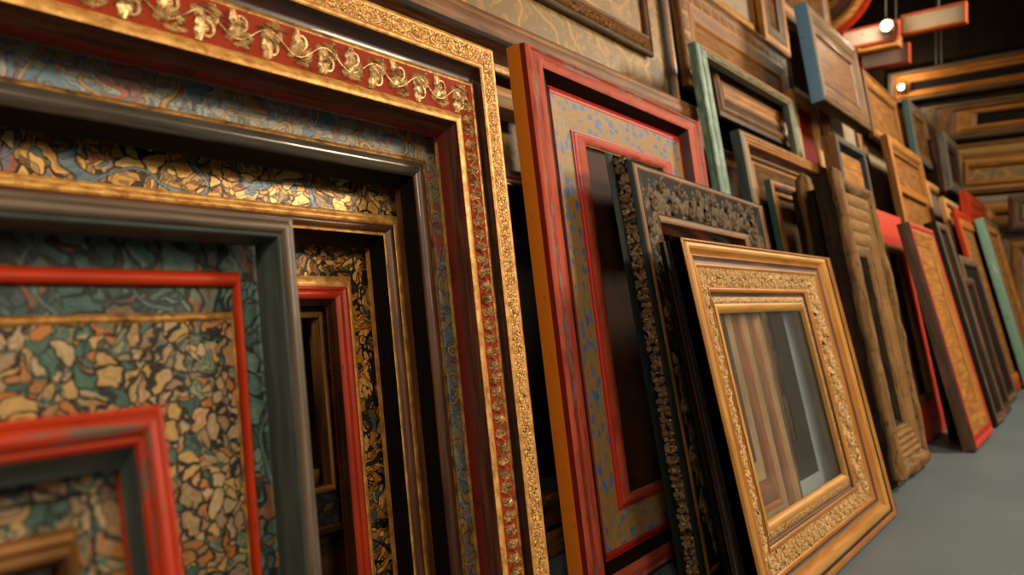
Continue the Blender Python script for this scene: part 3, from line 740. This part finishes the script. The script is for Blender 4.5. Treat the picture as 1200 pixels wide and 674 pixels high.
# big frame with tan mat, and the carved one in front of the mat
pl = Plane(1.50, .13)
l, r = -.2, pl.hit(796, 100)[0]; b = 1.2; t = pl.hit(797, 0)[1]+.35
f = Frame('picture_frame', 'upper frame with tan panel of gold arabesques and red-and-grey right rail', pl, (l, r, b, t), .045)
q = [[l, r, b, t, 0]]
for w_, d_ in ((.022, .003), (.038, -.002), (.052, .004), (.075, -.006)): q.append([l+w_, r-w_, b+w_, t-w_, d_])
f.band('outer_rail', q[0], q[1], M['dark_red_brown'], .003); f.band('carved_rail', q[1], q[2], M['gilt_dull'], .004)
carve(f, 'rail_carving', q[1], q[2], M['cream_line'], st_beads, .004, .002, 'pale carved beads', 4)
f.band('red_rail', q[2], q[3], M['salmon'], .004); f.band('grey_rail', q[3], q[4], M['grey_wood'], .004)
f.board('painted_mat', (q[4][0]-.005, q[4][1]+.005, q[4][2]-.005, q[4][3]+.005), -.03, M['tan_scene'], .006, 'tan board with gold arabesques')
pl = Plane(1.499, .13)
br = pl.hit(766, 67); l = .35; t = br[1]+.5
q = [[l, br[0], br[1], t, 0]]
for w_, d_ in ((.018, .006), (.030, 0), (.062, 0), (.068, .006), (.095, .002), (.11, -.01)): q.append([l+w_, br[0]-w_*.6, br[1]+w_, t-w_, d_])
f = Frame('picture_frame', 'smaller upper frame with rounded brown bar and dark carved strip on the tan panel', pl, q[0][:4], .018)
f.band('outer_ridge', q[0], q[1], M['taupe'], .004); f.band('groove', q[1], q[2], M['brown_dark']); f.band('carved_strip', q[2], q[3], M['brown_dark'])
carve(f, 'strip_carving', q[2], q[3], M['gilt_dull'], st_dense, .008, 0, 'dark carving with touches of red and gold', 31)
f.band('inner_bead', q[3], q[4], M['brown'], .002); f.band('round_bar', q[4], q[5], M['brown_lip'], .010); f.band('sight_edge', q[5], q[6], M['brown_dark'])
f.board('picture', (q[6][0]-.003, q[6][1]+.003, q[6][2]-.003, q[6][3]+.003), -.012, M['tan_scene'], .005)

f = boxf('picture_frame', 'broad brown carved frame rising behind the sage green frame', 1.44, .14, (798, 30), (880, 33), (926, 80), (930, 160),
     [('outer_edge', .02, .010, .004, 'brown_lip'), ('hollow', .03, -.008, -.004, 'brown'), ('carved_flat', .075, -.004, .0, 'ochre'), ('inner_bead', .02, .002, .004, 'ochre'), ('inner_flat', .05, -.008, .0, 'brown_lip'), ('sight_edge', .02, -.02, .003, 'ochre')], .04, fill='board_ochre')
carve(f, 'tile_carving', *f.rings['carved_flat'], M['brown_lip'], st_tiles, .006, 0, 'row of raised carved tiles', 8)
boxf('picture_frame', 'sage green frame with ridged left stile in the upper row', 1.18, .175, (816, 60), (880, 88), (936, 160), None,
     [('green_rail', .026, .006, .003, ('sage', {0: 'ochre'})), ('middle_rail', .024, .006, .006, ('sage', {0: 'ochre'})), ('inner_rail', .030, .0, .006, ('sage', {0: 'sage'})), ('tan_edge', .010, -.006, .002, 'ochre_pale'), ('inner_slope', .02, -.03, 0, 'slate')], .04, floor=True, sides=(1.35, .8, .8, .5))
boxf('picture_frame', 'stepped brown frame seen through the opening of the sage green frame', 1.25, .175, (838, 100), (890, 100), (928, 150), (925, 172),
     [('dark_groove', .03, -.004, 0, 'brown_dark'), ('round_rail', .03, .004, .008, 'brown'), ('slope', .04, -.012, 0, 'brown_dark'), ('inner_rail', .03, -.006, .006, 'brown_lip'), ('flat', .03, -.012, 0, 'ochre')], .03, fill='board_ochre', sides=(1, 1, 1, 1))
boxf('picture_frame', 'taupe and ochre frame under the sage green one, above the black carved frame', 1.09, .19, (867, 160), (930, 180), (988, 230), None,
     [('outer_edge', .012, .004, .002, ('slate', {0: 'brown_lip'})), ('taupe_rail', .026, .004, .006, ('taupe_pale', {0: 'ochre'})), ('second_rail', .022, .002, .005, ('taupe_pale', {0: 'ochre'})), ('ochre_rail', .02, 0, .005, 'ochre'), ('slope', .035, -.03, -.002, 'brown_dark'), ('inner_bead', .025, -.022, .006, 'brown_lip'), ('groove', .015, -.03, 0, 'brown_dark'), ('inner_rail', .025, -.026, .006, 'ochre')], .045, fill='board_brown', floor=True, sides=(1, 1, 1, .8))
boxf('picture_frame', 'narrow dark teal-sided frame with orange front edge beside the driftwood stile', 1.01, .19, (903, 215), (915, 214), (985, 300), None,
     [('teal_side', .004, 0, 0, 'dark_teal'), ('orange_edge', .02, .003, .003, 'orange_wood'), ('inner_rail', .03, -.006, .003, 'brown_dark'), ('lip', .02, -.004, .004, 'ochre')], .03, floor=True, fill='board_brown', frontd=0)
f = boxf('picture_frame', 'thick rounded driftwood frame between the gold and weathered wood frames', .94, .17, (938, 215), (950, 226), (1010, 300), None,
     [('rail', .06, -.02, .006, 'rough_dark'), ('inner_edge', .02, -.024, .003, 'rough_dark')], .05, floor=True, rough=.004, seg=24)
u_, v_ = f.pl.hit(941, 203); log(f, 'round_stile', f.outer[0]+.042, f.outer[2]+.02, v_, .05, .0, M['driftwood'], 3)
boxf('picture_frame', 'rough dark bark-textured frame squeezed in behind the weathered wood frame', .845, .17, (957, 240), (965, 226), (1000, 300), None,
     [('bark_rail', .06, -.005, .012, 'rough_dark'), ('inner_edge', .02, -.012, .003, 'brown_dark')], .035, floor=True, rough=.006, seg=20)

# light frame, blue-sided frame and the upper right stack
boxf('picture_frame', 'pale honey frame with a red strip inside, right of the sage green frame', 1.29, .15, (929, 120), (940, 112), (960, 150), None,
     [('outer_rail', .03, .006, .006, 'ochre_pale'), ('flat', .035, .0, .003, 'ochre_pale'), ('inner_bead', .02, -.01, .005, 'ochre')], .04, fill='deep_red', floor=True)
boxf('picture_frame', 'frame with a flat steel-blue side high in the stack', 1.02, .17, (951, 40), (949.6, 7), (1009, 90), (962, 114),
     [('outer_rail', .03, .003, .003, 'taupe'), ('ochre_rail', .035, .002, .005, 'brown_lip'), ('inner_step', .04, -.010, .003, 'taupe'), ('flat', .04, -.014, 0, 'brown'), ('sight_edge', .02, -.02, .003, 'brown_dark')], .075, fill='brown_lip', fd=-.022, side=('blue_side', 'steel_blue'))
boxf('picture_frame', 'white-gold frame cut by the top edge of the photo above the carved brown one', 1.56, .12, (835, 0), (870, -60), (888, 10), (888, 44),
     [('outer_rail', .035, .004, .006, 'ochre_pale'), ('flat', .03, 0, .0, 'gilt_ochre'), ('inner_bead', .02, -.006, .005, 'ochre')], .04, fill='panel_grey')
boxf('picture_frame', 'frame with grey and brown upright stiles at the top, left of the steel-blue side', 1.50, .12, (893, 10), (900, -80), (922, 30), (922, 64),
     [('ochre_rail', .05, .004, .006, 'ochre'), ('grey_rail', .06, 0, .008, 'taupe'), ('brown_rail', .04, -.01, .005, 'umber_brown')], .04, fill='board_brown')
boxf('picture_frame', 'tan frame corner peeking at the top edge just left of the steel-blue side', 1.57, .12, (915, 5), (930, -60), (975, 40), (937, 32),
     [('outer_rail', .05, .004, .010, 'taupe'), ('gold_bead', .03, 0, .006, 'ochre'), ('flat', .05, -.01, 0, 'canvas')], .04, fill='board_brown')
boxf('picture_frame', 'brown frame with pale board directly under the steel-blue sided frame', 1.2, .16, (967, 130), (985, 119), (1007, 150), (1010, 188),
     [('outer_rail', .035, .003, .005, 'brown'), ('flat', .03, -.002, 0, 'ochre'), ('inner_bead', .02, -.006, .004, 'brown_dark')], .04, fill='panel_grey')
boxf('picture_frame', 'long brown frame at the stack top right of the steel-blue sided frame', 1.13, .16, (1012, 90), (1030, 98), (1053, 130), (1053, 178),
     [('outer_rail', .04, .003, .006, 'brown_lip'), ('flat', .05, -.006, 0, 'ochre'), ('inner_bead', .03, -.012, .005, 'brown')], .04, fill='board_ochre')
boxf('picture_frame', 'dusty grey-white frame with slanting rails between grey square and ochre frames', 1.24, .16, (1010, 160), (1025, 149), (1048, 190), None,
     [('outer_rail', .05, .003, .010, 'brown'), ('pale_rail', .06, -.004, .008, 'taupe'), ('inner_bead', .03, -.012, .005, 'brown_lip')], .04, fill='panel_grey', floor=True)
boxf('picture_frame', 'small thick grey square frame with brown side above the weathered wood frame', .98, .17, (982, 180), (1000, 169), (1018, 205), (1021, 236),
     [('outer_rail', .045, .003, .006, 'grey_wood'), ('slope', .03, -.03, 0, 'charcoal'), ('inner_rail', .02, -.025, .003, 'slate')], .08, fill='ochre', side=('brown_side', 'brown_lip'), floor=True)
f = boxf('picture_frame', 'upright ochre frame with a crossbar and two openings above the red and ochre frame', .98, .18, (1044, 180), (1062, 173), (1083, 205), None,
     [('outer_rail', .07, .003, .008, 'ochre'), ('slope', .03, -.012, 0, 'brown_lip'), ('inner_bead', .02, -.008, .004, 'ochre')], .05, fill='board_ochre', floor=True)
l, r, b, t = f.outer; m = t-.42
f.board('crossbar', (l+.1, r-.1, m-.03, m+.03), .0, M['ochre'], .02)
boxf('picture_frame', 'pale ochre frame with faded blue picture below and right of the crossbar frame', 1.0, .17, (1088, 225), (1095, 217), (1113, 240), None,
     [('outer_rail', .05, .003, .006, 'ochre_pale'), ('inner_bead', .03, -.008, .004, 'brown_lip')], .04, fill='floral_blue', floor=True)
boxf('picture_frame', 'tall dark brown panelled frame at the far top of the stack', 1.16, .14, (1070, 150), (1085, 140), (1102, 190), (1102, 240),
     [('outer_rail', .08, .003, .012, 'umber_brown'), ('flat', .08, -.006, .0, 'brown_dark'), ('inner_bead', .04, -.01, .006, 'umber_brown')], .04, fill='umber_brown')
boxf('picture_frame', 'slim frame with dark blue-green side beneath the small glowing lamp', 1.08, .14, (1066, 130), (1061, 113), (1088, 160), (1086, 195),
     [('outer_rail', .06, .003, .008, 'grey_wood'), ('inner_bead', .05, -.006, .006, 'brown')], .05, fill='board_brown', side=('blue_side', 'dark_teal'))
boxf('picture_frame', 'small dark frame with rounded grey opening near the corner of the back wall', .98, .12, (1107, 170), (1109, 157), (1124, 190), (1124, 228),
     [('outer_rail', .09, .003, .012, 'grey_wood'), ('inner_bead', .05, -.008, .008, 'brown_dark')], .05, fill='charcoal')
boxf('picture_frame', 'bright red frame with dark red board at the far end under the back wall', .88, .12, (1133, 240), (1138, 228), (1154, 265), (1158, 268),
     [('outer_rail', .14, .003, .02, 'vermilion'), ('inner_bead', .10, -.012, .012, 'scarlet')], .05, fill='deep_red')
for i, (lx, rx, mt, lab) in enumerate((((700, 800), (958, 60), 'brown_dark', 'wide dark brown frame hidden deep behind the sage green and honey frames'),
                              ((990, 110), (1056, 130), 'brown', 'wide brown frame behind the steel-blue sided and grey square frames'))):
    pl = Plane(1.68, .12); l = pl.hit(830, 100)[0] if i == 0 else pl.hit(*lx)[0]; r = pl.hit(*rx)[0]
    f = Frame('picture_frame', lab, pl, (l, r, .01, 1.75), .04)
    c = [l, r, .01, 1.75, 0]; c2 = [l+.06, r-.06, .07, 1.69, .0]; c3 = [l+.1, r-.1, .11, 1.65, -.01]
    f.band('outer_rail', c, c2, M[mt], .008); f.band('inner_bead', c2, c3, M['brown_lip'], .006)
    f.board('backing_board', (c3[0]-.003, c3[1]+.003, c3[2]-.003, c3[3]+.003), -.02, M['brown' if i else 'brown_dark'], .005)

# ------------------------------------------------------------------ floor row receding to the right
# weathered thick frame with ribbed head
pl = Plane(.70, .19); bk = .085
L_, R_ = pl.hit(1017, 400)[0], pl.hit(1057, 400)[0]; T_ = pl.hit(1020, 222)[1]; B_ = bk*math.tan(.19)
o = [L_, R_, B_, T_]
def inset(o, l, r, b, t, d): return [o[0]+l, o[1]-r, o[2]+b, o[3]-t, d]
f = Frame('picture_frame', 'thick weathered driftwood frame with ribbed head panel and black side', pl, o, bk)
f.band('black_side', inset(o, 0, 0, 0, 0, -.012), inset(o, .006, .006, .006, .006, -.002), M['rough_dark'], rough=.003, seg=30)
f.back = .05
log(f, 'left_stile', o[0]+.032, o[2]+.03, o[3]+.035, .038, -.002, M['driftwood'], 6)
f.band('rough_rail', inset(o, .006, .006, .006, .006, -.002), inset(o, .055, .075, .08, .065, 0), M['driftwood'], .026, rough=.011, seg=44)
prev = inset(o, .055, .075, .08, .065, -.008); li, ri, bi, ti = .055, .075, .08, .065
for i in range(4):
    li += .012; ri += .032; bi += .03; ti += .062; cur = inset(o, li, ri, bi, ti, -.01)
    f.band('rib', prev, cur, M['driftwood_ribs'], .014, rough=.002, seg=16); prev = cur
cur = inset(o, li+.02, ri+.03, bi+.02, ti+.05, -.02); f.band('inner_rail', prev, cur, M['driftwood'], .008, rough=.003, seg=16)
cur2 = inset(o, li+.04, ri+.05, bi+.04, ti+.07, -.04); f.band('sight_slope', cur, cur2, M['rough_dark'])
f.board('backing_board', (cur2[0]-.003, cur2[1]+.003, cur2[2]-.003, cur2[3]+.003), -.042, M['dark_backing'], .005)
boxf('picture_frame', 'bright red painted frame with bark-brown inner rail beside the driftwood frame', .81, .19, (1050, 400), (1056, 256), (1087, 400), None,
     [('red_rail', .20, .004, .006, 'bright_red'), ('bark_rail', .05, 0, .008, 'driftwood')], .035, floor=True, fill='dark_backing', rough=.002, seg=16)
boxf('picture_frame', 'thin black-brown frame in the shadow between two red frames', .70, .19, (1089, 380), (1070, 277), (1095, 380), None,
     [('dark_rail', .03, .004, .004, 'charcoal'), ('brown_rail', .02, 0, .004, 'brown_dark')], .03, floor=True, fill='dark_backing')
boxf('picture_frame', 'thick ochre frame with red mouldings and brown side standing on the floor', .565, .25, (1100, 380), (1090, 269), (1125, 380), None,
     [('red_rail', .018, .004, .004, 'bright_red'), ('red_bead', .014, .002, .004, 'scarlet'), ('ochre_rail', .028, -.002, .004, 'ochre'), ('inner_slope', .04, -.014, 0, ('ochre', {3: 'salmon', 1: 'ochre'}))], .06, floor=True, fill='ochre', side=('brown_side', 'umber_brown'), sides=(.6, 1.2, 2.2, 1.2))
boxf('picture_frame', 'narrow black-sided taupe frame right of the thick ochre and red one', .57, .25, (1133, 380), (1118, 268), (1145, 380), None,
     [('taupe_rail', .03, .003, .006, 'taupe'), ('dark_bead', .02, -.004, .004, 'umber_brown')], .07, floor=True, fill='dark_backing', side=('black_side', 'charcoal'))
boxf('picture_frame', 'tall light pine strip frame showing above the narrow taupe frame', .82, .2, (1112, 260), (1118, 238), (1146, 300), None,
     [('pine_rail', .05, .003, .006, 'ochre_pale'), ('dark_groove', .04, -.004, 0, 'brown_dark'), ('pine_bead', .04, 0, .005, 'ochre_pale')], .035, floor=True, fill='board_ochre')
boxf('picture_frame', 'low red-brown frame with a rough foot, third from the ochre-red frame', .59, .24, (1147, 390), (1138, 326), (1155, 380), None,
     [('brown_rail', .05, .003, .008, 'umber_brown'), ('inner_bead', .02, -.004, .004, 'brown_dark')], .018, floor=True, fill='dark_backing', rough=.002, seg=14)
boxf('picture_frame', 'grey-brown frame leaning left of the crimson and orange frame', .625, .24, (1150, 390), (1146, 305), (1166, 380), None,
     [('grey_rail', .06, .003, .008, 'taupe'), ('inner_bead', .02, -.004, .004, 'brown_dark')], .018, floor=True, fill='dark_backing')
boxf('picture_frame', 'orange-brown frame with crimson outer face near the right edge', .66, .24, (1158, 380), (1144, 258), (1181, 380), None,
     [('crimson_rail', .08, .003, .008, 'vermilion'), ('orange_rail', .07, .0, .006, 'orange_wood')], .025, floor=True, fill='board_ochre')
boxf('picture_frame', 'mint green sided frame with grey and ochre rails at the right edge', .56, .24, (1190, 380), (1164, 262), (1203, 380), None,
     [('grey_rail', .06, .003, .008, 'taupe'), ('ochre_rail', .06, 0, .006, 'ochre')], .07, floor=True, fill='board_ochre', side=('green_side', 'mint'))

# ------------------------------------------------------------------ frames on the back wall
BWG = dict(wall=9.27)
def bw(label, L, T, Rr, B, prof, fill='dark_backing', sides=(1, 1, 1, 1)):
    return boxf('picture_frame', label, 0, 0, L, T, Rr, B, prof, .05, fill=fill, wall=9.27, sides=sides)
bw('topmost back wall frame with ochre carved rail and long black slot', (1040, 100), (1040, 86), -.2, (1076, 118),
   [('grey_rail', .05, .02, .02, 'taupe'), ('ochre_rail', .065, .01, .03, 'orange_wood'), ('slot_edge', .033, -.01, .01, 'ochre')], sides=(1.6, 1, .85, 1))
bw('second back wall frame down, grey rails around a slim dark slot', (1078, 140), (1076, 127), -.3, (1116, 166),
   [('grey_rail', .05, .02, .025, 'taupe'), ('brown_rail', .05, .0, .02, 'brown_lip'), ('ochre_rail', .052, -.01, .02, 'ochre')], sides=(3.6, 1, 1, 1))
bw('third back wall frame down, ochre rails around a tan board with red smudge', (1118, 180), (1118, 170), -.4, (1135, 229),
   [('grey_rail', .06, .02, .02, 'brown'), ('carved_rail', .11, .0, .03, 'gilt_ochre_chased'), ('ochre_rail', .10, .01, .03, 'ochre')], fill='tan_scene', sides=(.5, 1, .55, 1))
bw('fourth back wall frame down, pale grey top rail above ochre rail', (1140, 235), (1140, 231), -.4, (1140, 300),
   [('pale_rail', .08, .02, .02, 'canvas'), ('ochre_rail', .12, .0, .04, 'ochre')], fill='board_ochre')
boxf('picture_frame', 'brown frame with two pale bars in front of the lower back wall', 0, 0, (1181, 240), (1181, 229), -.3, (1181, 272),
   [('brown_rail', .10, .01, .02, 'umber_brown'), ('pale_bead', .06, 0, .02, 'taupe')], .05, fill='board_ochre', wall=8.9)
boxf('picture_frame', 'mottled grey frame low on the back wall at the right edge', 0, 0, (1170, 290), (1170, 273), -.5, (1170, 400),
   [('pale_rail', .10, .01, .02, 'taupe'), ('ochre_rail', .10, 0, .02, 'brown')], .05, fill='floral_blue', wall=9.0)

# ------------------------------------------------------------------ under the dark ceiling
def hang(label, tl, br, x, fill, rim, h=None):
    f = boxf('hanging_banner', label, 0, 0, tl, tl, br, br, [('rim', .022, .005, .006, rim)], .06, fill=fill, wall=x, fd=-.004, cat='banner', fillname='panel_face', group='banners hung under the dark ceiling')
    return f
def wire(label, top, px, x, z1=4.6):
    pl = Plane(0, 0, wall=x); u, v = pl.hit(*px); p = pl.O + pl.U*u + pl.V*v
    n = 8; vs = []; fs = []
    for z in (0, z1-p.z):
        for i in range(n): a = i*2*math.pi/n; vs.append((.006*math.cos(a), .006*math.sin(a), z))
    for i in range(n): fs.append((i, (i+1) % n, n+(i+1) % n, n+i))
    o = link('hanging_wire', vs, fs, None, M['wire'], loc=p); o['label'] = label; o['category'] = 'wire'; o['group'] = 'thin hanging wires'; return o
P1 = hang('left pinkish hanging panel with red rim carrying the round lamp', (986, 37), (1054, 46), 6.6, 'panel_pink', 'salmon')
P2 = hang('right grey-pink hanging panel, longest of the three under the dark ceiling', (1055, 18), (1133, 26), 6.7, 'panel_grey', 'rim_orange')
P3 = hang('lowest pink hanging panel below the one with the lamp', (1008, 61), (1066, 73), 6.9, 'panel_pink', 'salmon')
boxf('wooden_beam', 'ochre wooden beam under the left hanging panel', 0, 0, (1003, 52), (1003, 52), (1055, 56), (1055, 54), [('beam_face', .03, .02, .012, 'ochre')], .08, wall=6.62, cat='beam', fill='ochre', fd=0, fillname='core')
wire('left of two thin wires holding the topmost back wall frame', None, (1097, 76), 9.2)
wire('right of two thin wires holding the topmost back wall frame', None, (1103, 75), 9.2)
wire('thin wire holding the lowest pink hanging panel', None, (1050, 54), 6.96)
wire('thin wire holding the long grey-pink hanging panel', None, (1100, 11), 6.76)
wire('thin wire above the hanging panel with the round lamp', None, (1038, 20), 6.66)
def lamp(label, px, x, r, power):
    pl = Plane(0, 0, wall=x); u, v = pl.hit(*px); p = pl.O + pl.U*u + pl.V*v
    e = bpy.data.objects.new('spot_lamp', None); COL.objects.link(e); e.location = p; e['label'] = label; e['category'] = 'lamp'
    def lathe(name, prof, mat):
        n = 24; vs = []; fs = []
        for (xx, rr) in prof:
            for i in range(n): a = i*2*math.pi/n; vs.append((xx, rr*math.cos(a), rr*math.sin(a)))
        for j in range(len(prof)-1):
            for i in range(n): fs.append((j*n+i, j*n+(i+1) % n, (j+1)*n+(i+1) % n, (j+1)*n+i))
        return link(name, vs, fs, None, mat, e, True)
    lathe('housing', [(.12, .001), (.12, r*.8), (.02, r*1.15), (-.01, r*1.15), (-.01, r*1.02), (.02, r*.98)], M['brown'])
    lathe('bulb', [(.02, r*.98), (-.01, r*.9), (-.03, r*.6), (-.04, .001)], M['lamp_glow'])
    l = bpy.data.lights.new('lamp_light', 'POINT'); l.energy = power; l.color = (1, .8, .55); l.shadow_soft_size = r
    o = bpy.data.objects.new('lamp_light', l); COL.objects.link(o); o.parent = e; o.location = (-.12, 0, 0)
lamp('round glowing lamp on the upper hanging panel', (1039, 30), 6.45, .043, 10)
lamp('small glowing lamp at the corner of the topmost back wall frame', (1056, 102), 9.1, .033, 10)
# round ring frame at the very top
pl = Plane(0, 0, wall=6.9); u, v = pl.hit(957, -14); p = pl.O+pl.U*u+pl.V*v
e = bpy.data.objects.new('round_frame', None); COL.objects.link(e); e.location = p; e['label'] = 'round ochre frame with red rim at the top edge above the stack'; e['category'] = 'picture frame'
def ring(name, prof, mat):
    n = 48; m = len(prof); vs = []; fs = []
    for i in range(n):
        a = i*2*math.pi/n
        for (x, rr) in prof: vs.append((x, rr*math.cos(a), rr*math.sin(a)))
    for i in range(n):
        for j in range(m): fs.append((i*m+j, i*m+(j+1) % m, ((i+1) % n)*m+(j+1) % m, ((i+1) % n)*m+j))
    uv = []
    for fc in fs: uv += [(vs[q][1], vs[q][2]) for q in fc]
    return link(name, vs, fs, uv, mat, e, True)
ring('red_rim', [(.05, .50), (-.02, .50), (-.02, .46), (.05, .46)], M['vermilion'])
ring('ochre_ring', [(.05, .46), (-.03, .46), (-.045, .42), (-.03, .38), (.05, .38)], M['ochre'])
ring('dark_ring', [(.05, .38), (0, .38), (0, .25), (.05, .25)], M['umber_brown'])
ring('inner_bead', [(.05, .25), (-.03, .25), (-.03, .20), (.05, .20)], M['brown_lip'])
